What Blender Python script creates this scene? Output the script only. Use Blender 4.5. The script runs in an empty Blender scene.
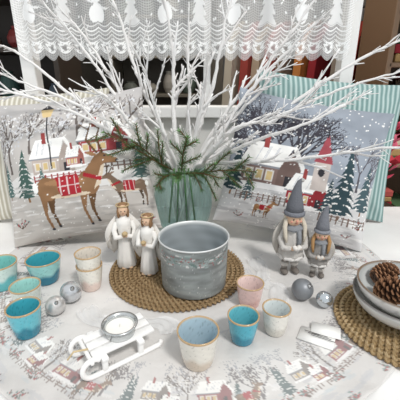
import bpy, math, random
import numpy as np
from mathutils import Vector, Matrix, Euler
random.seed(7); np.random.seed(7)
T = 0.752           # top of the tablecloth
scene = bpy.context.scene

def lin(c):
    return tuple((x/12.92 if x <= 0.04045 else ((x+0.055)/1.055)**2.4) for x in c)
def hx(s):
    return lin(tuple(int(s[i:i+2],16)/255 for i in (0,2,4)))

# ------------------------------------------------------------ materials
def new_mat(name):
    m = bpy.data.materials.new(name); m.use_nodes = True
    nt = m.node_tree; b = nt.nodes['Principled BSDF']
    return m, nt, b
def add_bump(nt, b, scale, strength, dist=0.002, detail=4):
    tc = nt.nodes.new('ShaderNodeTexCoord'); n = nt.nodes.new('ShaderNodeTexNoise')
    n.inputs['Scale'].default_value = scale; n.inputs['Detail'].default_value = detail
    bp = nt.nodes.new('ShaderNodeBump'); bp.inputs['Strength'].default_value = strength
    bp.inputs['Distance'].default_value = dist
    nt.links.new(tc.outputs['Object'], n.inputs['Vector'])
    nt.links.new(n.outputs['Fac'], bp.inputs['Height'])
    nt.links.new(bp.outputs['Normal'], b.inputs['Normal'])
def pmat(name, c1, c2=None, scale=30, rough=0.6, metal=0.0, bump=0.0, bscale=150, spec=0.5):
    m, nt, b = new_mat(name)
    b.inputs['Roughness'].default_value = rough
    b.inputs['Metallic'].default_value = metal
    b.inputs['Specular IOR Level'].default_value = spec
    c2 = c2 or c1
    tc = nt.nodes.new('ShaderNodeTexCoord'); n = nt.nodes.new('ShaderNodeTexNoise')
    n.inputs['Scale'].default_value = scale; n.inputs['Detail'].default_value = 5
    r = nt.nodes.new('ShaderNodeValToRGB')
    r.color_ramp.elements[0].position = .35; r.color_ramp.elements[1].position = .65
    r.color_ramp.elements[0].color = (*c1,1); r.color_ramp.elements[1].color = (*c2,1)
    nt.links.new(tc.outputs['Object'], n.inputs['Vector'])
    nt.links.new(n.outputs['Fac'], r.inputs['Fac']); nt.links.new(r.outputs['Color'], b.inputs['Base Color'])
    if bump: add_bump(nt, b, bscale, bump)
    return m
def vmat(name, rough=0.7, metal=0.0, bump=0.0, bscale=400, spec=0.5, coat=0.0, dist=.002):
    m, nt, b = new_mat(name)
    a = nt.nodes.new('ShaderNodeVertexColor'); a.layer_name = 'Col'
    nt.links.new(a.outputs['Color'], b.inputs['Base Color'])
    b.inputs['Roughness'].default_value = rough; b.inputs['Metallic'].default_value = metal
    b.inputs['Specular IOR Level'].default_value = spec
    b.inputs['Coat Weight'].default_value = coat
    if bump: add_bump(nt, b, bscale, bump, dist)
    return m
M_fabric = vmat('printed_fabric', .95, bump=.35, bscale=700, spec=.1)
M_cloth  = vmat('tablecloth_fabric', .9, bump=.6, bscale=11, spec=.15, dist=.016)
M_glaze  = vmat('glazed_ceramic', .16, spec=.6, coat=.3)
M_tin    = vmat('printed_tin', .42, metal=.25, bump=.05, bscale=60)
M_fig    = vmat('painted_resin', .7, bump=.3, bscale=300, spec=.3)
M_fuzzy  = vmat('woolly', .95, bump=1.0, bscale=350, spec=.1)
M_paint  = vmat('painted_wood', .5, bump=.1, bscale=80)
M_misc   = vmat('plain_cloth', .9, bump=.4, bscale=60, spec=.1)
M_twig   = vmat('flocked_twig', .9, bump=.8, bscale=500, spec=.1)
M_needle = vmat('fir_needle', .6)
M_straw  = vmat('woven_straw', .8, bump=.7, bscale=500, spec=.15)
M_cone   = vmat('pinecone_scale', .75, bump=.4, bscale=300)

# ------------------------------------------------------------ mesh builder
class MB:
    def __init__(s): s.v=[]; s.f=[]; s.fm=[]; s.c=[]; s.mats=[]; s.M=Matrix.Identity(4)
    def add(s, vs, fs, mat, col):
        if mat not in s.mats: s.mats.append(mat)
        mi = s.mats.index(mat); o = len(s.v)
        s.v += [tuple(s.M @ Vector(p)) for p in vs]
        s.f += [tuple(i+o for i in f) for f in fs]; s.fm += [mi]*len(fs)
        if len(vs) and isinstance(col[0], (tuple,list)): s.c += list(col)
        else: s.c += [col]*len(vs)
    def obj(s, name, smooth=True, sub=0, parent=None):
        me = bpy.data.meshes.new(name); me.from_pydata(s.v, [], s.f)
        for m in s.mats: me.materials.append(m)
        me.polygons.foreach_set('material_index', s.fm)
        me.polygons.foreach_set('use_smooth', [smooth]*len(s.f))
        ca = me.color_attributes.new('Col','FLOAT_COLOR','POINT')
        arr = np.ones((len(s.v),4),dtype=np.float32); arr[:,:3] = np.array([c[:3] for c in s.c])
        ca.data.foreach_set('color', arr.ravel())
        me.update()
        ob = bpy.data.objects.new(name, me); scene.collection.objects.link(ob)
        if parent: ob.parent = parent
        return ob
    def lathe(s, prof, mat, col, n=32, pos=(0,0,0), colf=None, rf=None):
        vs=[];cs=[];fs=[]
        for j,(r,z) in enumerate(prof):
            for i in range(n):
                a = 2*math.pi*i/n; rr = r*(rf(a,z) if rf else 1)
                vs.append((pos[0]+rr*math.cos(a), pos[1]+rr*math.sin(a), pos[2]+z))
                cs.append(colf(j,a,z) if colf else col)
        for j in range(len(prof)-1):
            for i in range(n):
                k=(i+1)%n; fs.append((j*n+i, j*n+k, (j+1)*n+k, (j+1)*n+i))
        s.add(vs,fs,mat,cs)
    def ell(s, c, r, mat, col, rot=(0,0,0), n=16, m=10, jit=0):
        R = Euler(rot).to_matrix(); vs=[];fs=[]
        for j in range(m+1):
            p = math.pi*j/m
            for i in range(n):
                a=2*math.pi*i/n; k = 1+random.uniform(-jit,jit)
                q = R @ Vector((r[0]*k*math.sin(p)*math.cos(a), r[1]*k*math.sin(p)*math.sin(a), -r[2]*k*math.cos(p)))
                vs.append((c[0]+q.x,c[1]+q.y,c[2]+q.z))
        for j in range(m):
            for i in range(n):
                k=(i+1)%n; fs.append((j*n+i, j*n+k, (j+1)*n+k, (j+1)*n+i))
        s.add(vs,fs,mat,col)
    def tube(s, pts, rad, mat, col, seg=6):
        pts=[Vector(p) for p in pts]
        if not isinstance(rad,(list,tuple)): rad=[rad]*len(pts)
        vs=[];fs=[]; t=(pts[1]-pts[0]).normalized(); n=t.orthogonal().normalized()
        L=len(pts)
        for i,p in enumerate(pts):
            t=(pts[min(i+1,L-1)]-pts[max(i-1,0)])
            t = t.normalized() if t.length>1e-9 else Vector((0,0,1))
            n=(n-t*n.dot(t)); n = n.normalized() if n.length>1e-6 else t.orthogonal().normalized()
            b=t.cross(n)
            for k in range(seg):
                a=2*math.pi*k/seg; vs.append(tuple(p+rad[i]*(n*math.cos(a)+b*math.sin(a))))
        for i in range(L-1):
            for k in range(seg):
                q=(k+1)%seg; fs.append((i*seg+k,i*seg+q,(i+1)*seg+q,(i+1)*seg+k))
        fs.append(tuple(range(seg))[::-1]); fs.append(tuple((L-1)*seg+k for k in range(seg)))
        s.add(vs,fs,mat,col)
    def box(s, c, d, mat, col, rot=(0,0,0)):
        R=Euler(rot).to_matrix(); vs=[]
        for z in (-1,1):
            for x,y in ((-1,-1),(1,-1),(1,1),(-1,1)):
                q=R@Vector((x*d[0]/2,y*d[1]/2,z*d[2]/2)); vs.append((c[0]+q.x,c[1]+q.y,c[2]+q.z))
        s.add(vs,[(3,2,1,0),(4,5,6,7),(0,1,5,4),(1,2,6,5),(2,3,7,6),(3,0,4,7)],mat,col)
    def slab(s, outline, th, mat, col, M):
        n=len(outline)
        vs=[M@Vector((x,-th/2,z)) for x,z in outline]+[M@Vector((x,th/2,z)) for x,z in outline]
        fs=[tuple(range(n)),tuple(range(n,2*n))[::-1]]+[(i,(i+1)%n,n+(i+1)%n,n+i)[::-1] for i in range(n)]
        s.add([tuple(v) for v in vs],fs,mat,col)
def bevel(ob,w=.003,seg=2):
    m=ob.modifiers.new('bevel','BEVEL'); m.width=w; m.segments=seg; m.limit_method='ANGLE'; return ob

# ------------------------------------------------------------ painting canvas for printed fabric
def fbm(H,W,cells,seed,octs=3):
    rs=np.random.RandomState(seed); out=np.zeros((H,W)); amp=1;tot=0
    for o in range(octs):
        g=rs.rand(cells+2,cells+2); y=np.linspace(0,cells,H); x=np.linspace(0,cells,W)
        yi=y.astype(int); xi=x.astype(int); fy=(y-yi)[:,None]; fx=(x-xi)[None,:]
        fy=fy*fy*(3-2*fy); fx=fx*fx*(3-2*fx)
        a=g[yi][:,xi];b=g[yi][:,xi+1];c=g[yi+1][:,xi];d=g[yi+1][:,xi+1]
        out+=amp*((a*(1-fx)+b*fx)*(1-fy)+(c*(1-fx)+d*fx)*fy); tot+=amp; amp*=.5; cells*=2
    return out/tot
class Canvas:
    def __init__(s,W,H,bg): s.W=W;s.H=H;s.p=np.ones((H,W,3))*np.array(bg); s.T=(1,0,0,1,0,0)
    def tf(s,x,y): a,b,c,d,e,f=s.T; return (a*x+b*y+e, c*x+d*y+f)
    def poly(s,pts,col,alpha=1):
        P=[s.tf(*p) for p in pts]; P=[(x*s.W-.5,y*s.H-.5) for x,y in P]
        x0=max(int(min(p[0] for p in P)),0);x1=min(int(max(p[0] for p in P))+2,s.W)
        y0=max(int(min(p[1] for p in P)),0);y1=min(int(max(p[1] for p in P))+2,s.H)
        if x1<=x0 or y1<=y0: return
        X,Y=np.meshgrid(np.arange(x0,x1),np.arange(y0,y1)); ins=np.zeros(X.shape,bool)
        n=len(P)
        for i in range(n):
            ax,ay=P[i];bx,by=P[(i+1)%n]
            if ay==by: continue
            c=((ay>Y)!=(by>Y)) & (X<(bx-ax)*(Y-ay)/(by-ay)+ax); ins^=c
        R=s.p[y0:y1,x0:x1]; R[ins]=R[ins]*(1-alpha)+np.array(col)*alpha
    def ell(s,cx,cy,rx,ry,col,rot=0,alpha=1,n=14):
        c,q=math.cos(rot),math.sin(rot)
        s.poly([(cx+rx*math.cos(t)*c-ry*math.sin(t)*q, cy+rx*math.cos(t)*q+ry*math.sin(t)*c) for t in [2*math.pi*i/n for i in range(n)]],col,alpha)
    def line(s,x0,y0,x1,y1,w,col,w2=None,alpha=1):
        w2=w if w2 is None else w2; dx,dy=x1-x0,y1-y0; L=math.hypot(dx,dy) or 1; nx,ny=-dy/L/2,dx/L/2
        s.poly([(x0+nx*w,y0+ny*w),(x1+nx*w2,y1+ny*w2),(x1-nx*w2,y1-ny*w2),(x0-nx*w,y0-ny*w)],col,alpha)
    def sample(s,u,v):
        xi=np.clip((u*s.W).astype(int),0,s.W-1);yi=np.clip((v*s.H).astype(int),0,s.H-1); return s.p[yi,xi]
WHT=hx('f2f1ee'); RED=hx('a8323a'); DRK=hx('3b3a3e'); GRN=hx('3f5a50'); BRN=hx('8c6a4c'); GRY=hx('8e9096')
def house(c,x,y,w,h,wall,roof=WHT,win=hx('d0b888')):
    c.poly([(x,y),(x+w,y),(x+w,y+h*.5),(x,y+h*.5)],wall)
    c.poly([(x+w*.62,y),(x+w,y),(x+w,y+h*.5),(x+w*.81,y+h*.85),(x+w*.62,y+h*.5)],tuple(k*.8 for k in wall))
    c.poly([(x-w*.08,y+h*.45),(x+w*.64,y+h*.45),(x+w*.82,y+h*.98),(x+w*.12,y+h*.98)],roof)
    for k in range(5):
        q=random.random(); c.line(x+w*(.1+.5*q),y+h*.55,x+w*(.2+.5*q),y+h*.9,h*.02,hx('c3c6cc'),alpha=.7)
    c.line(x+w*.82,y+h*.98,x+w*1.06,y+h*.45,h*.09,roof)
    c.line(x-w*.08,y+h*.45,x+w*.64,y+h*.45,h*.04,GRY)
    c.poly([(x+w*.3,y+h*.85),(x+w*.4,y+h*.85),(x+w*.4,y+h*1.15),(x+w*.3,y+h*1.15)],hx('9a4a48'))
    for k in (.08,.26,.44):
        c.poly([(x+w*(k-.02),y+h*.12),(x+w*(k+.12),y+h*.12),(x+w*(k+.12),y+h*.37),(x+w*(k-.02),y+h*.37)],hx('d9d4ce'))
        c.poly([(x+w*k,y+h*.15),(x+w*(k+.1),y+h*.15),(x+w*(k+.1),y+h*.34),(x+w*k,y+h*.34)],win)
    c.poly([(x+w*.75,y),(x+w*.87,y),(x+w*.87,y+h*.3),(x+w*.75,y+h*.3)],DRK)
    c.ell(x+w*.5,y,w*.6,h*.07,hx('eeeceb'))
def conifer(c,x,y,w,h,col=GRN,rs=random):
    c.line(x,y-h*.05,x,y+h*.2,w*.08,BRN)
    for k in range(8):
        t=k/8; yy=y+h*.06+t*h*.85; ww=w*.5*(1-t*.9)
        c.poly([(x-ww,yy),(x-ww*.6,yy+h*.03),(x-ww*.3,yy-h*.015),(x,yy-h*.02),(x+ww*.4,yy-h*.01),(x+ww*.6,yy+h*.03),(x+ww,yy),(x,yy+h*.22)],col)
        for q in range(3):
            u=random.uniform(-.8,.8); c.ell(x+ww*u,yy+h*.035*(1-abs(u))+.004,ww*.22,h*.012,WHT,-u*.5,.85,8)
def bare(c,x,y,L,ang,w,col,d):
    x1=x+L*math.cos(ang);y1=y+L*math.sin(ang); c.line(x,y,x1,y1,w,col,w*.7)
    if d>0:
        for k in range(3 if d>2 else 2):
            bare(c,x1,y1,L*random.uniform(.6,.82),ang+random.uniform(-.65,.65),w*.62,col,d-1)
def snowtree(c,x,y,w,h):
    bare(c,x,y,h*.35,1.57,w*.1,hx('6c6460'),4)
    for k in range(90):
        a=random.uniform(0,6.28);r=random.random()**.5
        cc=random.choice([WHT,hx('dcdde0'),hx('c2c4ca'),hx('e8e8ea'),hx('a9a6a8'),hx('8e8a8c')])
        c.ell(x+w*.5*r*math.cos(a),y+h*.66+h*.34*r*math.sin(a),w*.04,w*.025,cc,random.random()*3,.8,8)
def deer(c,x,y,s,f=1,col=hx('9a7350')):
    X=lambda a:x+a*s*f
    dk=tuple(k*.5 for k in col); lt=tuple(min(1,k*1.35) for k in col)
    c.ell(X(0),y+.02*s,.4*s,.035*s,hx('a9a29c'),0,.6)
    for lx,o in ((-.34,0),(-.25,.03),(.14,0),(.24,.04)):
        cc=col if o==0 else dk
        c.line(X(lx),y+.44*s,X(lx-.03),y+.22*s,.10*s,cc,.04*s); c.line(X(lx-.03),y+.23*s,X(lx),y+o*s,.04*s,cc,.028*s); c.ell(X(lx),y+o*s,.022*s,.018*s,DRK,n=6)
    c.ell(X(-.05),y+.52*s,.34*s,.13*s,col,.04); c.ell(X(-.28),y+.53*s,.13*s,.15*s,col); c.ell(X(.22),y+.55*s,.13*s,.16*s,col)
    c.ell(X(-.05),y+.60*s,.26*s,.045*s,lt); c.ell(X(-.02),y+.42*s,.24*s,.03*s,hx('dccbb4'))
    c.poly([(X(.13),y+.62*s),(X(.34),y+.5*s),(X(.44),y+.78*s),(X(.35),y+.88*s)],col)
    c.poly([(X(.27),y+.46*s),(X(.36),y+.52*s),(X(.45),y+.76*s),(X(.40),y+.74*s)],hx('dccbb4'))
    c.poly([(X(.33),y+.86*s),(X(.42),y+.92*s),(X(.50),y+.87*s),(X(.60),y+.81*s),(X(.58),y+.76*s),(X(.46),y+.77*s),(X(.38),y+.76*s)],col)
    c.ell(X(.59),y+.79*s,.02*s,.02*s,DRK,n=6); c.ell(X(.46),y+.86*s,.014*s,.014*s,DRK,n=6)
    c.ell(X(.31),y+.90*s,.065*s,.025*s,lt,-.4*f)
    c.ell(X(-.42),y+.56*s,.035*s,.07*s,WHT)
    for k in (0,.06):
        c.line(X(.38+k),y+.9*s,X(.27+k*2),y+1.08*s,.028*s,dk); c.line(X(.27+k*2),y+1.08*s,X(.34+k*2),y+1.3*s,.022*s,dk,.01*s)
        c.line(X(.28+k*2),y+1.06*s,X(.42+k*2),y+1.13*s,.018*s,dk,.008*s); c.line(X(.31+k*2),y+1.2*s,X(.2+k*2),y+1.29*s,.018*s,dk,.008*s)
    c.poly([(X(-.17),y+.67*s),(X(.10),y+.68*s),(X(.12),y+.43*s),(X(-.13),y+.41*s)],RED)
    for k in range(3): c.line(X(-.12+k*.09),y+.43*s,X(-.12+k*.09),y+.66*s,.012*s,WHT,alpha=.6)
    c.line(X(-.15),y+.54*s,X(.11),y+.55*s,.012*s,WHT,alpha=.6)
    c.line(X(.17),y+.66*s,X(.38),y+.58*s,.05*s,RED)
def berrysprig(c,x,y,s):
    for k in range(6):
        a=random.uniform(.3,2.8); L=s*random.uniform(.5,1)
        c.line(x,y,x+L*math.cos(a),y+L*math.sin(a),s*.05,hx('5d4a40'))
        for j in range(4):
            q=random.uniform(.4,1); c.ell(x+L*q*math.cos(a)+random.uniform(-.12,.12)*s,y+L*q*math.sin(a)+.05*s,s*.1,s*.035,hx('6f8a86'),random.random()*3,n=8)
            c.ell(x+L*q*math.cos(a)+random.uniform(-.06,.06)*s,y+L*q*math.sin(a),s*.05,s*.05,RED,n=8)
def fence(c,x0,x1,y,s,col=hx('7c6a62')):
    c.line(x0,y+s*.5,x1,y+s*.5,s*.12,col); c.line(x0,y+s*.85,x1,y+s*.85,s*.12,col)
    n=max(2,int((x1-x0)/(s*.6)))
    for k in range(n+1):
        xx=x0+(x1-x0)*k/n; c.line(xx,y,xx,y+s*1.1,s*.14,col); c.ell(xx,y+s*1.12,s*.12,s*.07,WHT,n=6)

# left cushion print
N1=560
c1=Canvas(N1,N1,hx('c8c2bc'))
f=fbm(N1,N1,5,3)[:,:,None]; c1.p*= (.84+.30*f)
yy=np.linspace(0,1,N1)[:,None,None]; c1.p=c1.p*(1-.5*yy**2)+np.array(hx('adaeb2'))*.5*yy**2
c1.poly([(0,.42),(.2,.5),(.5,.46),(.8,.52),(1,.48),(1,.36),(.5,.33),(0,.36)],hx('dedcd9'))
snowtree(c1,.10,.5,.24,.42); snowtree(c1,.27,.62,.2,.3); snowtree(c1,.6,.62,.32,.36); snowtree(c1,.88,.58,.26,.36); snowtree(c1,.45,.6,.18,.26); snowtree(c1,.03,.5,.16,.3)
house(c1,.60,.56,.3,.22,hx('a04a4e')); house(c1,.28,.46,.27,.25,hx('b9aca4')); house(c1,.5,.5,.12,.14,hx('b07068'))
c1.line(.40,.5,.40,.88,.010,DRK); c1.poly([(.375,.86),(.425,.86),(.44,.92),(.36,.92)],hx('d8c090')); c1.poly([(.355,.92),(.445,.92),(.4,.96)],DRK)
fence(c1,.28,.62,.40,.06,hx('9a4a48')); fence(c1,.64,.97,.44,.06)
conifer(c1,.21,.31,.2,.34,hx('4a625c')); conifer(c1,.95,.36,.13,.26,hx('5b7470')); conifer(c1,.05,.34,.12,.24,hx('5b7470')); conifer(c1,.33,.36,.09,.16,hx('5b7470'))
for k in range(110):
    c1.ell(random.random(),random.uniform(.02,.42),random.uniform(.02,.07),.006,random.choice([hx('eae8e6'),hx('aeaaa6')]),0,.5)
deer(c1,.86,.18,.27,-1,hx('7c6858')); deer(c1,.50,.08,.54,1,hx('8f6d50'))
berrysprig(c1,.1,.12,.08); berrysprig(c1,.93,.06,.07)
for k in range(200): c1.ell(random.random(),random.random(),.004,.004,WHT,n=6)
# right cushion print
c2=Canvas(N1,N1,hx('969da7'))
f=fbm(N1,N1,6,9)[:,:,None]; c2.p*=(.78+.44*f)
c2.poly([(0,.40),(.3,.46),(.6,.38),(1,.46),(1,0),(0,0)],hx('d0cfcf'))
for k in range(70): c2.ell(random.random(),random.uniform(.02,.38),random.uniform(.03,.09),.008,random.choice([hx('eae8e6'),hx('a6a4a6')]),0,.5)
for k in range(5): bare(c2,.28+.02*k,.36,.17,1.57+random.uniform(-.6,.6),.030,hx('45434a'),6)
bare(c2,.08,.34,.13,1.6,.02,hx('55535a'),5); bare(c2,.86,.4,.13,1.6,.016,hx('5d5a60'),5); bare(c2,.96,.4,.1,1.6,.014,hx('5d5a60'),5)
house(c2,.10,.32,.38,.32,hx('85706a')); house(c2,.42,.22,.26,.24,hx('9c3a40'))
c2.poly([(.56,.36),(.66,.36),(.66,.56),(.56,.56)],hx('c4bab4')); c2.poly([(.55,.56),(.67,.56),(.61,.78)],hx('a05058')); c2.line(.61,.74,.61,.84,.008,DRK)
c2.ell(.61,.49,.02,.03,DRK)
conifer(c2,.78,.20,.22,.50,hx('3a4c52')); conifer(c2,.93,.26,.16,.34,hx('4c6066')); conifer(c2,.06,.24,.17,.38,hx('3a4c52')); conifer(c2,.69,.2,.13,.26,hx('3a4c52')); conifer(c2,.17,.2,.11,.2,hx('4c6066'))
fence(c2,.1,.5,.2,.06); fence(c2,.66,.98,.15,.06)
for k in range(10): berrysprig(c2,random.uniform(.05,.95),random.uniform(.04,.2),.05)
deer(c2,.3,.08,.15)
for k in range(380): c2.ell(random.random(),random.random(),.005,.005,WHT,n=6)

# ------------------------------------------------------------ cushions
def cushion(name,w,h,t,loc,rot,colfn,n=250,back=hx('c9c6c2'),seed=1):
    us=np.linspace(-1,1,n); us=np.sign(us)*(1-(1-np.abs(us))**1.25); U,V=np.meshgrid(us,us)
    wr=fbm(n,n,4,seed,4)-.5
    P=lambda a:np.clip(1-np.abs(a)**2.2,0,1)**.62
    pk=.30*np.exp(-((1-np.abs(U))**2+(1-np.abs(V))**2)/.10)*np.sin(14*(np.abs(U)-np.abs(V)))   # corner puckers
    th=t*P(U)*P(V)*(1+.45*wr+pk)+.0015
    X=w/2*U*(1-.06*(1-V**2)); Z=h/2*V*(1-.06*(1-U**2))
    front=np.stack([X,-th,Z],-1).reshape(-1,3)
    cols=colfn((U+1)/2,(V+1)/2).reshape(-1,3)
    idx=np.arange(n*n).reshape(n,n)
    fa=np.stack([idx[:-1,:-1],idx[:-1,1:],idx[1:,1:],idx[1:,:-1]],-1).reshape(-1,4)
    vb=np.stack([X,th*.85,Z],-1).reshape(-1,3); fb=fa[:,::-1]+n*n
    bd=list(idx[0,:])+list(idx[1:,-1])+list(idx[-1,:-1][::-1])+list(idx[1:-1,0][::-1])
    seam=[(bd[i]+n*n,bd[(i+1)%len(bd)]+n*n,bd[(i+1)%len(bd)],bd[i]) for i in range(len(bd))]
    V3=np.concatenate([front,vb]); C=np.concatenate([cols,np.tile(np.array(back),(n*n,1))])
    me=bpy.data.meshes.new(name); me.from_pydata(V3.tolist(),[],fa.tolist()+fb.tolist()+[tuple(int(q) for q in s) for s in seam])
    me.polygons.foreach_set('use_smooth',[True]*len(me.polygons))
    ca=me.color_attributes.new('Col','FLOAT_COLOR','POINT'); arr=np.ones((len(V3),4),dtype=np.float32);arr[:,:3]=C
    ca.data.foreach_set('color',arr.ravel()); me.materials.append(M_fabric)
    ob=bpy.data.objects.new(name,me); scene.collection.objects.link(ob)
    ob.rotation_euler=[math.radians(a) for a in rot]
    R=Euler([math.radians(a) for a in rot]).to_matrix()
    zs=(np.array(R)@V3.T)[2].min()
    ob.location=(loc[0],loc[1],T-zs+.0005)
    return ob
def stripes(a,b,nn,tilt=0):
    a=np.array(a);b=np.array(b)
    def fn(U,V):
        s=(.5+.5*np.sin((U+tilt*V)*nn*2*math.pi))[...,None]**1.5
        return a*(1-s)+b*s
    return fn
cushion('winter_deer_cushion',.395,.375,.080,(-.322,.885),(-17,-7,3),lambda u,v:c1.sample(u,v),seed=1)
cushion('winter_village_cushion',.395,.36,.074,(.262,.878),(-17,9,-10),lambda u,v:c2.sample(u,v),seed=2,back=hx('9aa0a8'))
cushion('striped_cushion',.43,.385,.055,(-.475,1.038),(-14,-3,3),stripes(hx('b5af9e'),hx('e5e2d8'),30),seed=3,back=hx('e5e0d3'))
cushion('striped_cushion',.44,.415,.052,(.372,1.04),(-13,6,-2),stripes(hx('73908e'),hx('b8cbc8'),30),seed=4,back=hx('a9c2c0'))

# ------------------------------------------------------------ display table + tablecloth
M_white=pmat('white_painted_board',hx('e4e2e0'),hx('eeedeb'),6,.6)
b=MB(); b.box((0,.69,.735),(1.9,.88,.03),M_white,WHT)
b.box((0,.69,.67),(1.8,.8,.1),M_white,WHT)
for x in (-.88,.88):
    for y in (.3,1.06): b.box((x,y,.31),(.06,.06,.62),M_white,WHT)
bevel(b.obj('display_table',False))
NT=1000
CB=hx('d3d0cd')
ct=Canvas(NT,NT,CB)
R0=.475
nm=32
for k in range(nm):
    a=2*math.pi*k/nm+.08; rr=.400
    s=.100
    S=s/(2*R0); ox=.5+.5*math.cos(a)*rr/R0; oy=.5+.5*math.sin(a)*rr/R0
    ux,uy=-math.sin(a),math.cos(a); vx,vy=-math.cos(a),-math.sin(a)
    ct.T=(S*ux,S*vx,S*uy,S*vy,ox-S*(.5*ux+.35*vx),oy-S*(.5*uy+.35*vy))
    kk=k%3
    for q in range(14): ct.ell(random.random(),random.uniform(-.05,.5),.12,.03,random.choice([hx('e8e6e5'),hx('b5b5bb'),hx('c0c9cd')]),0,.5)
    if kk==0:
        snowtree(ct,.2,.2,.4,.7); house(ct,.35,.25,.5,.42,hx('98585c')); conifer(ct,.95,.15,.25,.5,hx('4c6264')); fence(ct,0,1,.08,.12); berrysprig(ct,.15,.0,.2)
    elif kk==1:
        for q in range(3): bare(ct,.5,.2,.22,1.57+random.uniform(-.4,.4),.03,hx('6b6668'),5)
        deer(ct,.30,.05,.5,1,hx('86705f')); conifer(ct,.9,.2,.25,.5,hx('4c6264')); berrysprig(ct,.75,.0,.22); berrysprig(ct,.55,-.05,.2)
    else:
        conifer(ct,.1,.15,.3,.55,hx('4c6264')); house(ct,.3,.3,.4,.35,hx('8d8580')); snowtree(ct,.85,.25,.35,.6); house(ct,.6,.15,.3,.28,hx('904c50')); berrysprig(ct,.3,.02,.24); fence(ct,.3,.9,.02,.1)
    for q in range(3): bare(ct,random.random(),.6,.14,1.57+random.uniform(-.5,.5),.014,hx('9a9ba1'),4)
    for q in range(3): ct.ell(random.random(),random.uniform(-.3,-.1),.2,.04,hx('bcbec3'),0,.5)
    berrysprig(ct,random.random(),-.45,.3)
ct.T=(1,0,0,1,0,0)
for k in range(40):
    a=random.uniform(0,6.28); r=random.uniform(.08,.31)/R0*.5
    bare(ct,.5+r*math.cos(a),.5+r*math.sin(a),.018,random.uniform(0,6),.0022,hx('b4b4ba'),3)
ct.p=ct.p*.68+np.array(CB)*.32
f=fbm(NT,NT,9,21,4)[:,:,None]; ct.p*=(.76+.40*f)
nr,na=250,1200
cx,cy=-.02,.765
rr=np.linspace(.001,R0,nr); aa=np.linspace(0,2*math.pi,na,endpoint=False)
RR,AA=np.meshgrid(rr,aa,indexing='ij')
X=RR*np.cos(AA);Y=np.minimum(RR*np.sin(AA),.355)
edge=np.clip((RR-.40)/.07,0,1)**2*np.clip((-np.sin(AA)-.55)/.3,0,1)
Z=T+edge*(.003+.003*np.sin(AA*23)+.002*np.sin(AA*51+1)); Z[-1]=Z[-2]-.0012
Z=np.maximum(Z,.7505)
C=ct.sample(X/(2*R0)+.5,Y/(2*R0)+.5).reshape(-1,3)
C.reshape(nr,na,3)[-3:]=hx('cfccc9')
V3=np.stack([X+cx,Y+cy,Z],-1).reshape(-1,3)
idx=np.arange(nr*na).reshape(nr,na); nx=np.roll(idx,-1,1)
fa=np.stack([idx[:-1],idx[1:],nx[1:],nx[:-1]],-1).reshape(-1,4)
me=bpy.data.meshes.new('tablecloth'); me.from_pydata(V3.tolist(),[],fa.tolist())
me.polygons.foreach_set('use_smooth',[True]*len(me.polygons))
ca=me.color_attributes.new('Col','FLOAT_COLOR','POINT'); arr=np.ones((len(V3),4),dtype=np.float32);arr[:,:3]=C
ca.data.foreach_set('color',arr.ravel()); me.materials.append(M_cloth)
ob=bpy.data.objects.new('tablecloth',me); scene.collection.objects.link(ob)

# ------------------------------------------------------------ woven placemats
def placemat(name,x,y,R,c_lo,c_hi):
    b=MB(); pitch=.0105; r=R-.006
    b.lathe([(0.0005,.0005),(R-.008,.0005),(R-.008,.003),(0.0005,.003)],M_straw,c_lo,64,(x,y,T))
    while r>.008:
        n=max(10,int(2*math.pi*r/.011)); per=8 if r>.03 else 6
        for ph in (0,math.pi):
            pts=[];N=n*per//2*2
            for i in range(N+1):
                a=2*math.pi*i/N; w=n/2*a+ph
                rr2=r+.0030*math.sin(w*2); z=.0048+.0018*math.cos(w*2)
                pts.append((x+rr2*math.cos(a),y+rr2*math.sin(a),T+z))
            j=random.uniform(.3,1); col=tuple(l*(1-j)+h*j for l,h in zip(c_lo,c_hi))
            b.tube(pts,.0030,M_straw,col,5)
        r-=pitch
    return b.obj(name)
placemat('woven_placemat',-.053,.71,.158,hx('a58761'),hx('d3b78e'))
placemat('woven_placemat',.385,.525,.13,hx('bc9f72'),hx('e6cea4'))
TM=T+.0092

# ------------------------------------------------------------ tin pot
cp=Canvas(900,260,hx('8d9291'))
f=fbm(260,900,14,5,5)[:,:,None]; cp.p*=(.5+.95*f)
for k in range(900): cp.ell(random.random(),random.random(),.0014,.005,random.choice([WHT,hx('c5c9c9'),hx('6e7271')]),0,.7,n=6)
for k in range(22):
    x=(k+.5)/22; y=.80+.03*math.sin(k*1.3)
    cp.line(x-.028,y-.02,x+.024,y+.05*math.sin(k*2),.011,hx('6a5a50'),alpha=.8)
    for q in range(8):
        cp.ell(x+random.uniform(-.026,.026),y+random.uniform(-.13,.09),.010,.015,random.choice([hx('5c7672'),hx('7c9490'),hx('a5b5b2'),hx('e2e0de')]),random.random()*3,.8,n=8)
    for q in range(3): cp.ell(x+random.uniform(-.022,.022),y+random.uniform(-.12,.08),.0036,.013,hx('a84448'),alpha=.85,n=8)
b=MB(); Hp=.111
prof=[(.0005,.0),(.066,.0),(.069,.002)]+[(.069+.003*i/44,.002+(Hp-.004)*i/44) for i in range(1,45)]
prof+=[(.0740,Hp-.001),(.0745,Hp+.001),(.0735,Hp+.0025),(.0715,Hp+.0015),(.0705,Hp-.002)]
prof+=[(.0705-.003*i/20,Hp-.002-(Hp-.006)*i/20) for i in range(1,21)]+[(.0005,.0035)]
no=3+44
def pc(j,a,z):
    if j<no: return tuple(cp.sample(np.array([a/6.2832]),np.array([min(z/Hp,.999)]))[0])
    if j<no+5: return hx('d5d7d6')
    q=.93+.12*math.sin(a*5+z*70)*math.sin(a*3-z*160); q*=.93+.07*math.sin(z*260); return tuple(k*q for k in hx('b4bbbe'))
b.lathe(prof,M_tin,WHT,420,(-.013,.65,TM),colf=pc)
b.obj('tin_plant_pot')

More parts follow.
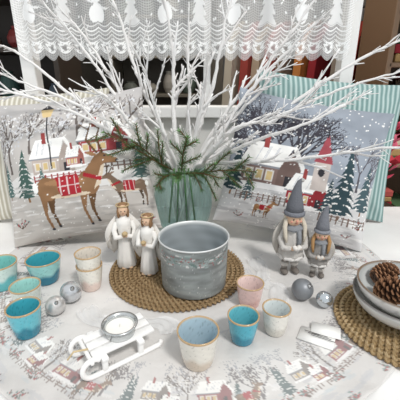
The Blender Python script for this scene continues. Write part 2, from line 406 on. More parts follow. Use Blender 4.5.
# ------------------------------------------------------------ vase
m,nt,bs=new_mat('aqua_glass')
bs.inputs['Base Color'].default_value=(*hx('d8eeec'),1); bs.inputs['Roughness'].default_value=.05
bs.inputs['Specular IOR Level'].default_value=1.0
tr=nt.nodes.new('ShaderNodeBsdfTransparent'); tr.inputs['Color'].default_value=(*hx('f2faf9'),1)
lw=nt.nodes.new('ShaderNodeLayerWeight'); lw.inputs['Blend'].default_value=.28
mr=nt.nodes.new('ShaderNodeMapRange'); mr.inputs['To Min'].default_value=.03; mr.inputs['To Max'].default_value=.55
nt.links.new(lw.outputs['Facing'],mr.inputs['Value'])
mx=nt.nodes.new('ShaderNodeMixShader'); nt.links.new(mr.outputs[0],mx.inputs[0])
nt.links.new(tr.outputs[0],mx.inputs[1]); nt.links.new(bs.outputs[0],mx.inputs[2]); nt.links.new(mx.outputs[0],nt.nodes['Material Output'].inputs[0])
M_glass=m
VX,VY=-.05,.962
b=MB()
prof=[(.0005,0),(.055,0),(.066,.008),(.078,.035),(.084,.07),(.083,.105),(.075,.135),(.064,.155),(.058,.168),(.060,.182),(.064,.188),
      (.061,.188),(.056,.180),(.054,.168),(.060,.153),(.071,.133),(.079,.104),(.080,.07),(.074,.037),(.062,.012),(.0005,.01)]
b.lathe(prof,M_glass,WHT,144,(VX,VY,T+.0005),rf=lambda a,z:1+.020*math.cos(24*a))
b.obj('glass_vase')

# ------------------------------------------------------------ white twigs
b=MB(); TW=[hx('eeecea'),hx('e4e1df'),hx('f3f2f1')]
def twig(p,d,L,r,depth,sag=.0):
    n=max(3,int(L/.012)); pts=[Vector(p)];rad=[r];q=Vector(p);dd=Vector(d).normalized()
    for i in range(n):
        dd=(dd+Vector((random.gauss(0,.07),random.gauss(0,.07),random.gauss(0,.07)-sag))).normalized()
        q=q+dd*L/n; pts.append(q.copy()); rad.append(r*(1-.5*(i+1)/n)*random.uniform(.75,1.3))
    for p_ in pts: p_.y=min(p_.y,1.10)
    b.tube(pts,rad,M_twig,random.choice(TW),5)
    if depth>0:
        for i in range(1,n):
            if random.random()<.65:
                ax=Vector((random.gauss(0,1),random.gauss(0,.6),random.gauss(0,1))).normalized()
                twig(pts[i],dd*.9+ax*.6,random.uniform(.012,.030),max(.0012,rad[i]*.7),depth-1)
def mainbranch(end,r=.0052,arch=.03):
    s=Vector((VX+random.uniform(-.02,.02),VY+random.uniform(-.02,.02),T+.02)); e=Vector((end[0],end[1],T+end[2]))
    mth=Vector((VX+.035*(1 if e.x>VX else -1)*min(1,abs(e.x-VX)/.2),VY-.02*(e.y<.93),T+.19))
    pts=[s,s.lerp(mth,.5),mth]; N=30; ph=random.uniform(0,6)
    mid=mth.lerp(e,.5)+Vector((0,-.05 if end[2]<.45 else 0,arch))
    for i in range(1,N+1):
        t=i/N; p=mth*(1-t)**2+mid*2*t*(1-t)+e*t*t
        p+=Vector((math.sin(t*7+ph)*.006,math.cos(t*7+ph)*.004,math.sin(t*8+ph*2)*.006))+Vector((random.gauss(0,.0012),0,random.gauss(0,.0012))); pts.append(p)
    rad=[r*.8,r*.9,r]+[r*(1-.62*i/N)*random.uniform(.85,1.2) for i in range(1,N+1)]
    for p_ in pts: p_.y=min(p_.y,1.10)
    b.tube(pts,rad,M_twig,TW[0],7)
    for i in range(7,len(pts)-1):
        d=(pts[i+1]-pts[i-1]).normalized()
        if random.random()<.28:
            ax=Vector((random.gauss(0,1),random.gauss(0,.5),random.gauss(0,1)+.2)).normalized()
            twig(pts[i],d*1.0+ax*.55,random.uniform(.05,.12),rad[i]*.75,1)
        if random.random()<.5:
            ax=Vector((random.gauss(0,1),random.gauss(0,.5),random.gauss(0,1))).normalized()
            twig(pts[i],d*.9+ax*.6,random.uniform(.012,.03),max(.0012,rad[i]*.5),0)
ends=[(-.491,.929,.502),(-.428,.78,.41),(-.344,.959,.583),(-.221,.968,.606),(-.081,.911,.60),(.086,.968,.62),(.035,.871,.488),
 (.319,.968,.64),(.462,.877,.51),(.434,.78,.45),(.42,.62,.31),(.293,.71,.38),(-.462,.83,.45),(.221,.90,.475),(-.152,.81,.505),
 (-.37,.911,.60),(.162,.75,.36),(-.243,.77,.42),(.25,.86,.55),(-.02,.93,.56)]
for e in ends: mainbranch(e,arch=random.uniform(.01,.055),r=random.uniform(.0050,.0068))
b.obj('white_twig_branches')

# ------------------------------------------------------------ fir sprigs
b=MB()
GN=[hx('46683c'),hx('567c46'),hx('385a34'),hx('6a8f54')]
def sprig(p,d,L,depth=1,droop=.03):
    n=int(L/.005); q=Vector(p);dd=Vector(d).normalized();pts=[q.copy()]
    for i in range(n):
        dd=(dd+Vector((random.gauss(0,.03),random.gauss(0,.03),random.gauss(0,.03)-droop))).normalized(); q=q+dd*.005; pts.append(q.copy())
        t=i/n
        for k in range(9):
            ax=Vector((random.gauss(0,1),random.gauss(0,1),random.gauss(0,1))); ax=(ax-dd*ax.dot(dd)).normalized()
            nd=(dd*.7+ax).normalized(); l=.019*(1-.4*t)*random.uniform(.7,1.1); w=dd.cross(nd).normalized()*.0010
            e=q+nd*l; b.add([tuple(q-w),tuple(q+w),tuple(e+w*.4),tuple(e-w*.4)],[(0,1,2,3)],M_needle,random.choice(GN))
        if depth>0 and i>3 and i%6==0:
            s=1 if (i//6)%2 else -1; sd=dd.cross(Vector((0,-1,.3))).normalized()*s
            sprig(q,dd*.8+sd*.8,L*(.5-.3*t),depth-1,droop)
    b.tube(pts,.0016,M_needle,hx('6b5234'),5)
mo=Vector((VX,VY-.04,T+.19))
sprig(mo+Vector((-.02,-.05,.01)),(-.80,-.55,.60),.20,1,.006)
sprig(mo+Vector((.02,-.05,0)),(.95,-.60,.30),.18,1,.014)
sprig(mo+Vector((.0,-.04,.0)),(.15,-.5,.8),.13,1,.0)
sprig(mo+Vector((.01,-.05,0)),(.6,-.6,.40),.12,1,.02)
sprig(mo+Vector((-.03,-.04,0)),(-.55,-.5,.7),.14,1,.005)
sprig(mo+Vector((-.02,-.05,0)),(-.6,-.8,.1),.08,1,.02)
sprig(mo+Vector((.0,-.05,0)),(.0,-.9,.2),.06,1,.03)
for dx in (-.035,-.015,.01,.03): b.tube([(VX+dx*1.2,VY-.02,T+.02),(VX+dx*.6,VY-.035,T+.19)],.003,M_needle,GN[1],6)
b.obj('fir_sprigs')

# ------------------------------------------------------------ cups
def cup(name,x,y,r,h,top,bot,inner,z0=0,split=.42,rim=hx('b89a72'),seed=0,stack=0):
    b=MB(); rs=random.Random(seed+5)
    def one(zb):
        prof=[(.0005,.0),(r*.62,0),(r*.67,.0015)]
        NO=34
        for i in range(1,NO+1):
            t=i/NO; prof.append((r*(.68+.32*(t**.75)),.0015+(h-.0015)*t))
        no=len(prof)
        prof+=[(r-.001,h+.0008),(r-.0026,h)]
        for i in range(1,16):
            t=1-i/16; prof.append(((r-.0028)*(.66+.34*t**.75),.004+(h-.004)*t))
        prof.append((.0005,.004))
        def cf(j,a,z):
            t=z/h; w=split+.06*math.sin(a*3+seed)+.04*math.sin(a*7+seed*2)
            if j<no:
                k=min(1,max(0,(t-w)/.16+.5)); c=tuple(p*(1-k)+q*k for p,q in zip(bot,top))
                if t>.965: c=rim
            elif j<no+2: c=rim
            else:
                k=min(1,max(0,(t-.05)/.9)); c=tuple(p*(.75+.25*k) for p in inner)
                if t>.95: c=rim
            n=1+.05*math.sin(a*7+z*300+seed)*math.sin(z*260+a*4); c=tuple(min(1,p*n) for p in c)
            if rs.random()<.05: c=tuple(p*.72 for p in c)
            return c
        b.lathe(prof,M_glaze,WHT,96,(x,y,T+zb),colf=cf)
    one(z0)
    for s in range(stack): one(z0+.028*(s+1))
    return b.obj(name)
cup('ceramic_cup',-.003,.435,.0335,.064,hx('dcd8ce'),hx('c9bbaa'),hx('b5cbd6'),seed=1,split=.35)
cup('ceramic_cup',.074,.484,.0275,.053,hx('47a6ba'),hx('1f7f98'),hx('6fc0cc'),seed=2)
cup('ceramic_cup',.135,.505,.0255,.052,hx('e2dfd7'),hx('cec9bf'),hx('dbe2e2'),seed=3)
cup('ceramic_cup',.099,.582,.0275,.052,hx('e8c6c0'),hx('deb2aa'),hx('ebd5d0'),seed=4)
cup('ceramic_cup',-.308,.500,.0290,.058,hx('5fb8c6'),hx('14798f'),hx('45aaba'),seed=5)
cup('ceramic_cup',-.336,.566,.0285,.057,hx('dde2da'),hx('a9d0ca'),hx('a8dad4'),seed=6)
cup('ceramic_cup',-.235,.640,.0275,.058,hx('e8e4da'),hx('dec9be'),hx('e0d9ce'),seed=7,stack=1)
cup('ceramic_cup',-.345,.668,.037,.057,hx('9ad2d0'),hx('15738c'),hx('45a6b4'),seed=8,split=.5)
cup('ceramic_cup',-.428,.645,.035,.060,hx('cfe2dc'),hx('63b8bc'),hx('85cac4'),seed=9,split=.5)

# ------------------------------------------------------------ baubles
def bauble(name,x,y,r,col,rough,metal):
    m=pmat(name+'_mat',col,tuple(k*.9 for k in col),20,rough,metal); b=MB()
    b.ell((x,y,T+r+.0003),(r,r,r),m,col,n=36,m=24)
    R=Euler((.6,.5,0)).to_matrix(); c=Vector((x,y,T+r)); d=R@Vector((0,0,1))
    cap=pmat('bauble_cap',hx('b5b5b5'),None,20,.3,1)
    b.tube([c+d*(r*.96),c+d*(r*1.16)],r*.2,cap,WHT,12)
    ring=[c+d*(r*1.16)+ (R@Vector((math.cos(t)*r*.12,0,math.sin(t)*r*.12+r*.1))) for t in [k*math.pi/6 for k in range(13)]]
    b.tube(ring,r*.025,cap,WHT,5)
    b.obj(name)
bauble('christmas_bauble',.210,.602,.022,hx('86898d'),.45,.4)
bauble('christmas_bauble',.247,.576,.0165,hx('d0d6da'),.12,.85)
bauble('christmas_bauble',-.262,.594,.0215,hx('d4d6d9'),.2,.7)
bauble('christmas_bauble',-.278,.554,.0185,hx('d6d4d2'),.3,.6)

# ------------------------------------------------------------ sled with tealight
b=MB(); ang=math.atan2(.068,.094)
b.M=Matrix.Translation((-.137,.455,T))@Matrix.Rotation(ang,4,'Z')@Matrix.Scale(.93,4)
PW=hx('f1f0ee')
for s in (-1,1):
    y=s*.031
    pts=[(.068,y,.0045)]+[(x/100,y,.0045) for x in (5,3,1,-1,-3,-4.5)]
    for k in range(1,13):
        t=k/12*math.pi*1.25; pts.append((-.055-.017*math.sin(t),y,.0045+.017*(1-math.cos(t))))
    b.tube(pts,.0046,M_paint,PW,10)
    for x in (-.035,.03): b.box((x,y,.019),(.009,.007,.028),M_paint,PW)
    b.tube([(.068,y,.0045),(.072,y,.012)],.004,M_paint,PW,8)
for x in (-.035,.03): b.box((x,0,.0335),(.011,.078,.006),M_paint,PW)
for k in range(3): b.box((.004,-.021+.021*k,.0385),(.112,.0165,.005),M_paint,PW)
b.tube([(-.056,-.037,.036),(-.056,.037,.036)],.0035,M_paint,PW,8)
b.tube([(-.052,-.005,.04),(-.075,-.004,.046),(-.085,.002,.03)],.0018,M_paint,hx('c9b48c'),6)
bevel(b.obj('toy_sled',True),.0012,2)
M_metal=pmat('tealight_metal',hx('d0d2d2'),hx('bcbfbf'),60,.25,.85)
M_wax=pmat('candle_wax',hx('f2f0ea'),None,10,.4)
b=MB(); b.M=Matrix.Translation((-.131,.459,T+.0384))
b.lathe([(.0005,0),(.024,0),(.0245,.002),(.0255,.015),(.0290,.017),(.0295,.0185),(.0255,.0185),(.0235,.016),(.0225,.011)],M_metal,WHT,48)
b.lathe([(.0226,.0108),(.012,.0112),(.0005,.0108)],M_wax,WHT,40)
b.tube([(0,0,.0108),(.001,0,.018)],.0008,M_wax,DRK,6)
b.obj('tealight_holder')

# ------------------------------------------------------------ figurines
SK=hx('d9b79a')
def wing(side,s):
    o=[]
    for k in range(11):
        t=k/10; o.append((side*s*(.12+.42*math.sin(t*2.6)), s*(.9-1.15*t)+s*.1*math.sin(t*3)))
    o+= [(side*s*.06,-.1*s),(side*s*.03,.5*s)]
    return o if side>0 else o[::-1]
def angel(name,x,y,H,rz,robe=hx('e6e3de')):
    b=MB(); b.M=Matrix.Translation((x,y,TM))@Matrix.Rotation(rz,4,'Z')@Matrix.Scale(H,4)
    fold=lambda a,z:1+.06*math.sin(9*a)*max(0,1-z/.7)
    b.lathe([(.001,0),(.125,0),(.138,.012),(.125,.15),(.105,.32),(.088,.46),(.095,.58),(.108,.68),(.096,.745),(.045,.775),(.036,.80),(.001,.80)],M_fig,robe,40,rf=fold)
    b.ell((0,-.005,.875),(.072,.076,.088),M_fig,SK)
    b.ell((0,.022,.89),(.083,.078,.092),M_fig,hx('8a6a4c'),jit=.04)
    b.ell((0,.05,.80),(.07,.045,.09),M_fig,hx('8a6a4c'),jit=.05)
    for s in (-1,1):
        b.ell((s*.066,-.02,.84),(.022,.03,.075),M_fig,hx('8a6a4c'),jit=.05)
        b.ell((s*.026,-.079,.882),(.008,.005,.008),M_fig,DRK,n=8,m=6)
        b.tube([(s*.10,0,.70),(s*.145,-.02,.58),(s*.12,-.09,.49),(s*.025,-.135,.53)],[.036,.040,.044,.030],M_fig,robe,10)
        b.ell((s*.018,-.145,.54),(.02,.022,.03),M_fig,SK,n=10,m=8)
        b.ell((s*.05,-.105,.012),(.035,.05,.018),M_fig,hx('b89a7c'),n=10,m=8)
        M=Matrix.Translation((s*.02,.11,.33))@Matrix.Rotation(s*-.45,4,'Z')
        b.slab(wing(s,.52),.022,M_fig,hx('e0dcd6'),M)
        for k in range(3):
            q=.10+.05*k
            b.tube([M@Vector((s*q*.7,-.014,.40-.1*k)),M@Vector((s*(q+.07),-.014,.26-.10*k)),M@Vector((s*(q+.05),-.014,.08-.05*k))],.008,M_fig,hx('c0bab1'),6)
    b.ell((0,-.083,.868),(.009,.010,.012),M_fig,SK,n=8,m=6); b.ell((0,-.078,.846),(.014,.005,.004),M_fig,hx('a8605a'),n=8,m=6)
    b.tube([(.088*math.cos(t),.02+.088*math.sin(t),.945) for t in [k*math.pi/10 for k in range(21)]],.010,M_fig,hx('b9a27c'),6)
    b.lathe([(.001,-.01),(.03,0),(.045,.03),(.02,.055),(.001,.06)],M_fig,hx('b9a27c'),12,(0,-.155,.55))
    b.obj(name)
angel('angel_figurine',-.174,.722,.160,.25)
angel('angel_figurine',-.116,.692,.146,-.3)
def winter_child(name,x,y,H,rz,coat,hat,hair,heart):
    b=MB(); b.M=Matrix.Translation((x,y,T+.0003))@Matrix.Rotation(rz,4,'Z')@Matrix.Scale(H,4)
    for s in (-1,1):
        b.tube([(s*.05,0,.03),(s*.05,.0,.12),(s*.045,0,.24)],[.03,.027,.034],M_fig,hx('a09a94'),12)
        b.ell((s*.058,-.025,.026),(.038,.062,.027),M_fig,hx('77706a'),n=14)
        b.lathe([(.032,.0),(.042,.012),(.044,.035),(.032,.045)],M_fuzzy,hx('cfcbc5'),14,(s*.05,0,.08))
    b.lathe([(.001,.18),(.10,.18),(.122,.20),(.12,.24),(.104,.33),(.088,.42),(.08,.49),(.045,.53),(.001,.54)],M_fuzzy,coat,36,rf=lambda a,z:1+.06*math.sin(7*a))
    b.lathe([(.10,.175),(.130,.19),(.130,.212),(.112,.222)],M_fuzzy,hx('e0ddd9'),30,rf=lambda a,z:1+.05*math.sin(13*a))
    b.lathe([(.05,.475),(.098,.49),(.10,.515),(.05,.545)],M_fuzzy,hx('8a8c90'),24,rf=lambda a,z:1+.05*math.sin(9*a))
    b.tube([(.03,-.085,.50),(.035,-.105,.42),(.03,-.115,.34)],[.024,.022,.024],M_fuzzy,hx('8a8c90'),8)
    for s in (-1,1):
        b.tube([(s*.075,0,.48),(s*.125,-.02,.39),(s*.11,-.08,.32),(s*.04,-.125,.33)],[.030,.032,.032,.026],M_fuzzy,coat,12)
        b.ell((s*.036,-.132,.335),(.022,.022,.022),M_fig,SK,n=10,m=8)
        M=Matrix.Translation((s*.02,.10,.27))@Matrix.Rotation(s*-.4,4,'Z')
        b.slab(wing(s,.34),.016,M_fig,hx('c0bbb3'),M)
        pts=[(s*.075,-.01,.60),(s*.10,-.045,.53),(s*.095,-.075,.44),(s*.085,-.09,.38)]
        b.tube(pts,[.022,.024,.020,.010],M_fuzzy,hair,8)
        b.ell((s*.028,-.076,.612),(.009,.006,.010),M_fig,DRK,n=8,m=6)
        b.ell((s*.044,-.068,.588),(.015,.008,.011),M_fig,hx('d99a88'),n=8,m=6)
    b.ell((0,-.005,.605),(.078,.08,.085),M_fig,SK,n=20,m=14)
    b.ell((0,.03,.60),(.085,.07,.09),M_fuzzy,hair,jit=.03)
    b.ell((0,-.088,.600),(.013,.013,.012),M_fig,hx('d99a88'),n=8,m=6)
    b.ell((0,-.08,.573),(.016,.006,.005),M_fig,hx('a8605a'),n=8,m=6)
    b.lathe([(.082,.635),(.100,.642),(.100,.668),(.086,.682)],M_fuzzy,tuple(k*1.35 for k in hat),28,rf=lambda a,z:1+.04*math.sin(14*a))
    P=[(0,0,.66),(0,0,.74),(.004,.005,.82),(.012,.012,.90),(.028,.02,.96),(.05,.02,.985)]
    b.tube(P,[.088,.078,.058,.038,.022,.012],M_fuzzy,hat,20)
    b.ell((.055,.02,.975),(.02,.02,.02),M_fuzzy,hx('b5b2ae'),jit=.08)
    o=[(.045*math.sin(t)**3,.042*(13*math.cos(t)-5*math.cos(2*t)-2*math.cos(3*t)-math.cos(4*t))/16) for t in [k*math.pi/10 for k in range(20)]]
    b.slab(o[::-1],.03,M_fig,heart,Matrix.Translation((0,-.15,.345)))
    b.obj(name)
winter_child('winter_child_figurine',.208,.705,.228,.1,hx('c5c1bc'),hx('6b6d73'),hx('cfc6b6'),hx('e0dbd5'))
winter_child('winter_child_figurine',.268,.688,.174,-.25,hx('a09c98'),hx('7a7c82'),hx('b08a60'),hx('d4cdc5'))

# ------------------------------------------------------------ bowls with pinecones
b=MB(); BX,BY=.378,.540
def bowl(z,r,h,rimc,oc,ic,seed):
    prof=[(.0005,0),(r*.4,0),(r*.42,.004)]+[(r*(.42+.58*math.sin(t*math.pi/2)**.9),.004+(h-.004)*(1-math.cos(t*math.pi/2))**.85) for t in [k/14 for k in range(1,15)]]
    no=len(prof); prof+=[(r-.0015,h+.0012),(r-.0035,h-.0003)]
    prof+=[((r-.004)*(.4+.6*math.sin(t*math.pi/2)**.9),.008+(h-.008)*(1-math.cos(t*math.pi/2))**.85) for t in [1-k/12 for k in range(1,12)]]+[(.0005,.008)]
    def cf(j,a,zz):
        if no-1<=j<=no+1: return rimc
        base=oc if j<no else ic
        n=1+.06*math.sin(a*9+zz*300+seed); c=tuple(min(1,k*n) for k in base)
        return tuple(k*.7 for k in c) if random.random()<.03 else c
    b.lathe(prof,M_glaze,WHT,90,(BX,BY,TM+z),colf=cf)
bowl(0,.088,.046,hx('6f6a66'),hx('d0d1cf'),hx('d6d6d2'),1)
bowl(.022,.084,.046,hx('7d6a58'),hx('d8d6d2'),hx('c8cccb'),3)
b.obj('stacked_bowls')
def pinecone(name,c,L,R,rot):
    b=MB(); b.M=Matrix.Translation(c)@Euler(rot).to_matrix().to_4x4()
    b.ell((0,0,0),(R*.55,R*.55,L*.48),M_cone,hx('3d2a1e'))
    N=100
    K=hx('3a281c')
    for i in range(N):
        t=(i+.5)/N; z=-L/2*.92+L*.92*t; rr=R*(math.sin(math.pi*(.12+.83*t))**.7); a=i*2.39996
        el=(-.2+1.2*t)
        d=Vector((math.cos(a)*math.cos(el),math.sin(a)*math.cos(el),math.sin(el))); tg=Vector((-math.sin(a),math.cos(a),0)); n=d.cross(tg)
        w=R*.28*(1-.4*t); p0=Vector((0,0,z))+d*rr*.25; p1=Vector((0,0,z))+d*rr*.82; p2=Vector((0,0,z))+d*rr*1.08
        th=.0011
        vs=[];cs=[]
        for p,ww,cc in ((p0,w*.3,K),(p1,w,hx('553622')),(p2,w*.55,hx('93694a'))):
            for sx,sn in ((-1,-1),(1,-1),(1,1),(-1,1)): vs.append(tuple(p+tg*ww*sx+n*th*sn)); cs.append(cc)
        fs=[(3,2,1,0),(8,9,10,11)]
        for k in (0,4):
            for q in range(4): r_=(q+1)%4; fs.append((k+q,k+r_,k+4+r_,k+4+q))
        b.add(vs,fs,M_cone,cs)
    b.obj(name,False)
pinecone('pinecone',(.347,.528,TM+.062),.064,.025,(.9,.15,.3))
pinecone('pinecone',(.404,.555,TM+.062),.056,.025,(1.3,.5,-.9))
pinecone('pinecone',(.362,.586,TM+.060),.048,.021,(1.4,.1,1.8))

# ------------------------------------------------------------ price cards on the cloth
b=MB()
M_paper=pmat('card_paper',hx('f2f1ee'),None,10,.8)
b.box((.205,.487,T+.002),(.060,.036,.0015),M_paper,WHT,(0,0,-.5)); b.box((.226,.502,T+.0045),(.05,.03,.0015),M_paper,WHT,(0,.03,-.35))
for k in range(3): b.tube([(.188+.004*k,.502-.006*k,T+.0055),(.223+.004*k,.483-.006*k,T+.006)],.0006,M_paint,DRK,5)
b.obj('price_card')

# ------------------------------------------------------------ organza ribbon
m,nt,bs=new_mat('organza'); bs.inputs['Base Color'].default_value=(*hx('f0f0f0'),1); bs.inputs['Alpha'].default_value=.40; bs.inputs['Roughness'].default_value=.35
def ribbon(name,ctrl,wd,seed):
    P=[Vector(p) for p in ctrl]; n=len(P); pts=[]
    for i in range(n-1):
        p0=P[max(i-1,0)];p1=P[i];p2=P[i+1];p3=P[min(i+2,n-1)]
        for k in range(14):
            t=k/14; pts.append(.5*((2*p1)+(p2-p0)*t+(2*p0-5*p1+4*p2-p3)*t*t+(3*p1-p0-3*p2+p3)*t**3))
    b=MB(); vs=[];fs=[];W=9
    for i,p in enumerate(pts):
        d=(pts[min(i+1,len(pts)-1)]-pts[max(i-1,0)]).normalized(); s=Vector((-d.y,d.x,0)).normalized()
        for j in range(W):
            u=j/(W-1)-.5; z=.0035+.003*math.sin(j*1.9+i*.22+seed)+.002*math.sin(i*.5)
            q=p+s*u*wd*(1+.2*math.sin(i*.3)); vs.append((q.x,q.y,T+p.z+max(.0008,z)))
    for i in range(len(pts)-1):
        for j in range(W-1): fs.append((i*W+j,i*W+j+1,(i+1)*W+j+1,(i+1)*W+j))
    b.add(vs,fs,m,WHT); b.obj(name)
ribbon('organza_ribbon',[(-.225,.565,0),(-.19,.528,.001),(-.13,.522,.002),(-.07,.52,.001),(-.045,.50,0)],.036,1)
ribbon('organza_ribbon',[(.135,.76,0),(.145,.70,.001),(.14,.655,.002),(.165,.63,.001),(.160,.580,0)],.035,2)

# ------------------------------------------------------------ window wall, frames, lace
M_wall=pmat('plaster_white',hx('d8d6d2'),hx('e2e0dc'),4,.8,bump=.1,bscale=40)
M_frame=pmat('white_frame_paint',hx('eae9e6'),hx('f0efed'),10,.35)
M_dark=pmat('interior_paint',hx('8e8a84'),hx('9c978f'),2,.85)
M_floor=pmat('stone_floor',hx('8f8b86'),hx('a5a19b'),5,.7,bump=.1,bscale=20)
M_ceil=pmat('ceiling_paint',hx('8a8680'),None,3,.9)
WY=1.175
def boxobj(name,c,d,mat,bev=0):
    b=MB(); b.box(c,d,mat,WHT); o=b.obj(name,False)
    if bev: bevel(o,bev)
    return o
boxobj('floor',(0,1.0,-.02),(5,6,.04),M_floor)
b=MB(); b.box(((-2.5+.476)/2,WY+.02,(T+.30)/2),(2.976,.04,T+.30),M_wall,WHT)
b.box(((2.5+.476)/2,WY+.02,.33),(2.024,.04,.66),M_wall,WHT); b.box((0,WY+.02,2.1),(5,.04,.6),M_wall,WHT)
b.obj('wall_window',False)
b=MB()
zb,zt=T+.30,1.8
for x in (-.535,.458): b.box((x,WY,(zb+zt)/2),(.042,.05,zt-zb),M_frame,WHT)
b.box((.022,WY,(zb+zt)/2),(.022,.04,zt-zb),M_frame,WHT)
b.box((-.04,WY,zb+.018),(1.03,.055,.036),M_frame,WHT); b.box((-.04,WY,zt-.02),(1.03,.05,.04),M_frame,WHT)
bevel(b.obj('window_1',False),.003)
b=MB()
for x in (1.45,): b.box((x,WY,1.2),(.045,.05,1.2),M_frame,WHT)
b.box((1.0,WY,.68),(.95,.06,.04),M_frame,WHT); b.box((1.0,WY,1.8),(.95,.05,.04),M_frame,WHT)
bevel(b.obj('window_2',False),.003)
b=MB()
for x in (-1.5,): b.box((x,WY,1.4),(.045,.05,.8),M_frame,WHT)
b.box((-1.03,WY,zb+.018),(.95,.055,.036),M_frame,WHT); b.box((-1.03,WY,1.8),(.95,.05,.04),M_frame,WHT)
bevel(b.obj('window_3',False),.003)
boxobj('wall_back',(0,2.9,1.2),(5,.05,2.4),M_dark)
boxobj('wall_left',(-2.5,2.03,1.2),(.05,1.7,2.4),M_dark)
boxobj('wall_right',(2.5,2.03,1.2),(.05,1.7,2.4),M_dark)
boxobj('ceiling',(0,2.03,2.42),(5,1.75,.04),M_ceil)

# lace curtain
LW,LH=760,200
cl=Canvas(LW,LH,(.32,.32,.32))
gx,gy=np.meshgrid(np.arange(LW),np.arange(LH)); net=((gx%5==0)|(gy%5==0)); cl.p[net]=.55
W1=(1,1,1)
ns=24
for k in range(ns):
    x=(k+.5)/ns
    for q in range(9):
        a=q/9*6.28; cl.ell(x+.010*math.cos(a),.13+.05*math.sin(a),.005,.022,W1,a,n=8)
    cl.ell(x,.13,.005,.02,(.3,.3,.3),n=8)
    cl.line(x-.5/ns,.30,x+.5/ns,.30,.02,W1)
for k in range(10):
    x=(k+.5)/10
    if k%2:
        for t in range(5): cl.poly([(x-.026*(1-t*.18),.36+t*.1),(x+.026*(1-t*.18),.36+t*.1),(x,.53+t*.1)],(.85,.85,.85))
    else:
        cl.ell(x,.46,.022,.10,W1); cl.ell(x,.64,.015,.075,W1); cl.poly([(x-.013,.70),(x+.013,.70),(x+.010,.82),(x-.010,.82)],(.9,.9,.9)); cl.line(x-.022,.70,x+.022,.70,.02,W1)
        cl.line(x-.035,.62,x+.035,.50,.012,(.9,.9,.9))
    for q in range(5): cl.ell(x+.05+random.uniform(-.012,.012),random.uniform(.38,.85),.003,.015,W1,n=8)
for y in (.22,.26,.345,.88): cl.line(0,y,1,y,.014,W1)
m,nt,bs=new_mat('lace'); a=nt.nodes.new('ShaderNodeVertexColor'); a.layer_name='Col'
bs.inputs['Base Color'].default_value=(*hx('f6f6f5'),1); bs.inputs['Roughness'].default_value=.9
nt.links.new(a.outputs['Color'],bs.inputs['Alpha'])
x0,x1,zb2,zt2=-.545,.442,T+.472,T+.74
u=np.linspace(0,1,LW);v=np.linspace(0,1,120); U,V=np.meshgrid(u,v)
Cc=cl.sample(U,V)
sc=.016*np.abs(np.sin(U*ns*math.pi))
Zl=(zb2+.016-sc)*(1-V)+zt2*V
Yl=1.125+.009*np.sin(U*80)*(1-.3*V)+.004*np.sin(U*37+1)
Xl=x0+(x1-x0)*U
V3=np.stack([Xl,Yl,Zl],-1).reshape(-1,3); idx=np.arange(V3.shape[0]).reshape(120,LW)
fa=np.stack([idx[:-1,:-1],idx[:-1,1:],idx[1:,1:],idx[1:,:-1]],-1).reshape(-1,4)
me=bpy.data.meshes.new('lace_curtain'); me.from_pydata(V3.tolist(),[],fa.tolist())
ca=me.color_attributes.new('Col','FLOAT_COLOR','POINT'); arr=np.ones((len(V3),4),dtype=np.float32);arr[:,:3]=Cc.reshape(-1,3)
ca.data.foreach_set('color',arr.ravel()); me.materials.append(m)
me.polygons.foreach_set('use_smooth',[True]*len(me.polygons))
scene.collection.objects.link(bpy.data.objects.new('lace_curtain',me))
b=MB(); b.tube([(-.56,1.125,T+.742),(.48,1.125,T+.742)],.006,M_frame,WHT,12); b.obj('curtain_rod')

# ------------------------------------------------------------ shop interior
b=MB(); RY=2.25
for x in (.15,1.12): b.tube([(x,RY,0),(x,RY,1.55)],.012,M_misc,hx('777777'),8)
b.tube([(.12,RY,1.55),(1.15,RY,1.55)],.012,M_misc,hx('777777'),8)
cols=['c8bfb0','a04a44','b9a894','b0584c','8a7a6c','c8854c','98343a','988c80','a8463e','b47a5a']
for k,cc in enumerate(cols):
    x=.26+.085*k; rz=random.uniform(-.2,.2)
    M=Matrix.Translation((x,RY,.05))@Matrix.Rotation(.9+rz,4,'Z')
    o=[(-.19,1.30),(-.06,1.40),(0,1.42),(.06,1.40),(.19,1.30),(.24,.92),(.19,.90),(.165,1.16),(.18,.62),(-.18,.60),(-.165,1.16),(-.19,.90),(-.24,.92)]
    b.slab(o[::-1],.045,M_misc,hx(cc),M); b.tube([M@Vector((0,0,1.41)),M@Vector((0,0,1.5))],.004,M_misc,GRY,6)
b.obj('clothes_rack',False)
def shelf(name,X0,X1,Y,zs,pal,seed,wood=hx('8a7058'),rounds=False):
    rs=random.Random(seed); b=MB(); W=X1-X0
    for x in (X0,X1): b.box((x,Y,.95),(.025,.3,1.9),M_paint,wood)
    b.box(((X0+X1)/2,Y+.145,.95),(W,.012,1.9),M_paint,tuple(k*.6 for k in wood))
    for z in zs:
        b.box(((X0+X1)/2,Y,z),(W,.3,.02),M_paint,wood); x=X0+.03
        while x<X1-.1:
            w=rs.uniform(.09,.15); w=min(w,X1-.02-x)
            if rounds:
                r=w*.40; hh=rs.uniform(.06,.15); cc=hx(rs.choice(pal))
                b.lathe([(.001,0),(r*.6,0),(r*.95,hh*.25),(r,hh*.5),(r*.7,hh*.8),(r*.45,hh*.9),(r*.55,hh),(.001,hh)],M_paint,cc,18,(x+w/2,Y-.04,z+.0105))
            else:
                zz=z+.0105
                for q in range(rs.randint(2,5)):
                    t=rs.uniform(.02,.04); b.box((x+w/2,Y-.02,zz+t/2),(w*.94,.2,t*.95),M_misc,hx(rs.choice(pal)),(0,0,rs.uniform(-.05,.05))); zz+=t
            x+=w+.01
    bevel(b.obj(name,False),.004)
shelf('textile_shelf',.80,1.6,1.72,[.2,.5,.78,1.02,1.22,1.42,1.62,1.85],['98323a','b99868','d0c2a8','4f6a4a','c0605a','8a5a4a','d8d0c0','a84a3a','c8905a'],2)
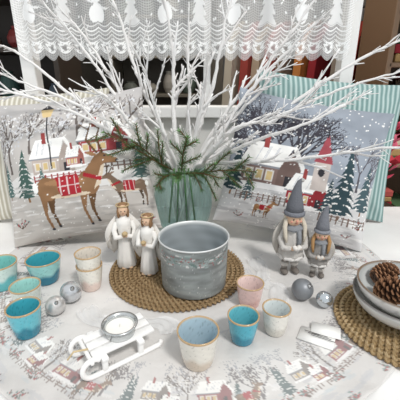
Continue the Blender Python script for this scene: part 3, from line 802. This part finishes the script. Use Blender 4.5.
shelf('gift_shelf',-1.6,-.62,1.75,[.2,.5,.8,1.05,1.28,1.5,1.72,1.88],['5a4a44','8a3a38','7a6a5c','3a5a54','a8a094','988060','5a6a78'],5,hx('4a4038'),True)
shelf('glassware_shelf',-.55,.05,2.45,[.2,.5,.8,1.05,1.28,1.5,1.72,1.88],['7a807a','a8a49a','6a7a70','b8b4ac','908c80'],8,hx('807a6e'),True)
b=MB(); PX,PY,PZ=.69,1.37,.66
b.lathe([(.001,0),(.11,0),(.11,.02),(.02,.03),(.018,.6),(.10,.62),(.13,.64),(.13,.66),(.001,.66)],M_paint,hx('4a3a30'),28,(PX,PY,0))
b.obj('plant_stand')
b=MB()
b.lathe([(.001,0),(.05,0),(.068,.09),(.072,.10),(.062,.10),(.06,.085),(.001,.085)],M_paint,hx('9c5a3c'),28,(PX,PY,PZ+.0005))
for k in range(44):
    a=random.uniform(0,6.28); r=random.uniform(.02,.12); z=PZ+.14+random.uniform(0,.20); q=Vector((PX+r*math.cos(a),PY+r*math.sin(a),z))
    b.tube([(PX,PY,PZ+.08),q],.003,M_needle,GN[2],5)
    cc=random.choice([hx('c03444'),hx('d86a84'),hx('d8506a'),hx('3c5a34')])
    for j in range(7):
        t=j/7*6.28; M=Matrix.Translation(q)@Matrix.Rotation(t,4,'Z')@Matrix.Rotation(-1.0,4,'X')
        b.slab([(0,0),(.016,.02),(.012,.045),(0,.062),(-.012,.045),(-.016,.02)],.001,M_needle,cc,M)
b.obj('poinsettia_plant',False)

# ------------------------------------------------------------ lights, world, camera
w=bpy.data.worlds.new('World'); scene.world=w; w.use_nodes=True
bg=w.node_tree.nodes['Background']; bg.inputs['Color'].default_value=(.93,.97,1,1); bg.inputs['Strength'].default_value=.84
def sun(name,rot,e,ang,col=(1,1,1)):
    l=bpy.data.lights.new(name,'SUN'); l.energy=e; l.angle=math.radians(ang); l.color=col
    o=bpy.data.objects.new(name,l); o.rotation_euler=[math.radians(a) for a in rot]; scene.collection.objects.link(o)
sun('sun',(36,0,34),2.0,9,(1,.98,.95))
l=bpy.data.lights.new('interior_fill','POINT'); l.energy=18; l.color=(1,.92,.82); l.shadow_soft_size=.15  # unseen warm fill, added so the shop interior shows through the window
o=bpy.data.objects.new('interior_fill',l); o.location=(.1,1.5,2.2); scene.collection.objects.link(o)
cam=bpy.data.cameras.new('camera'); cam.lens=31.14; cam.sensor_width=36; cam.clip_start=.01
co=bpy.data.objects.new('camera',cam); co.location=(0,0,T+.44); co.rotation_euler=(math.radians(90-20.3),0,0)
scene.collection.objects.link(co); scene.camera=co
scene.view_settings.view_transform='Standard'
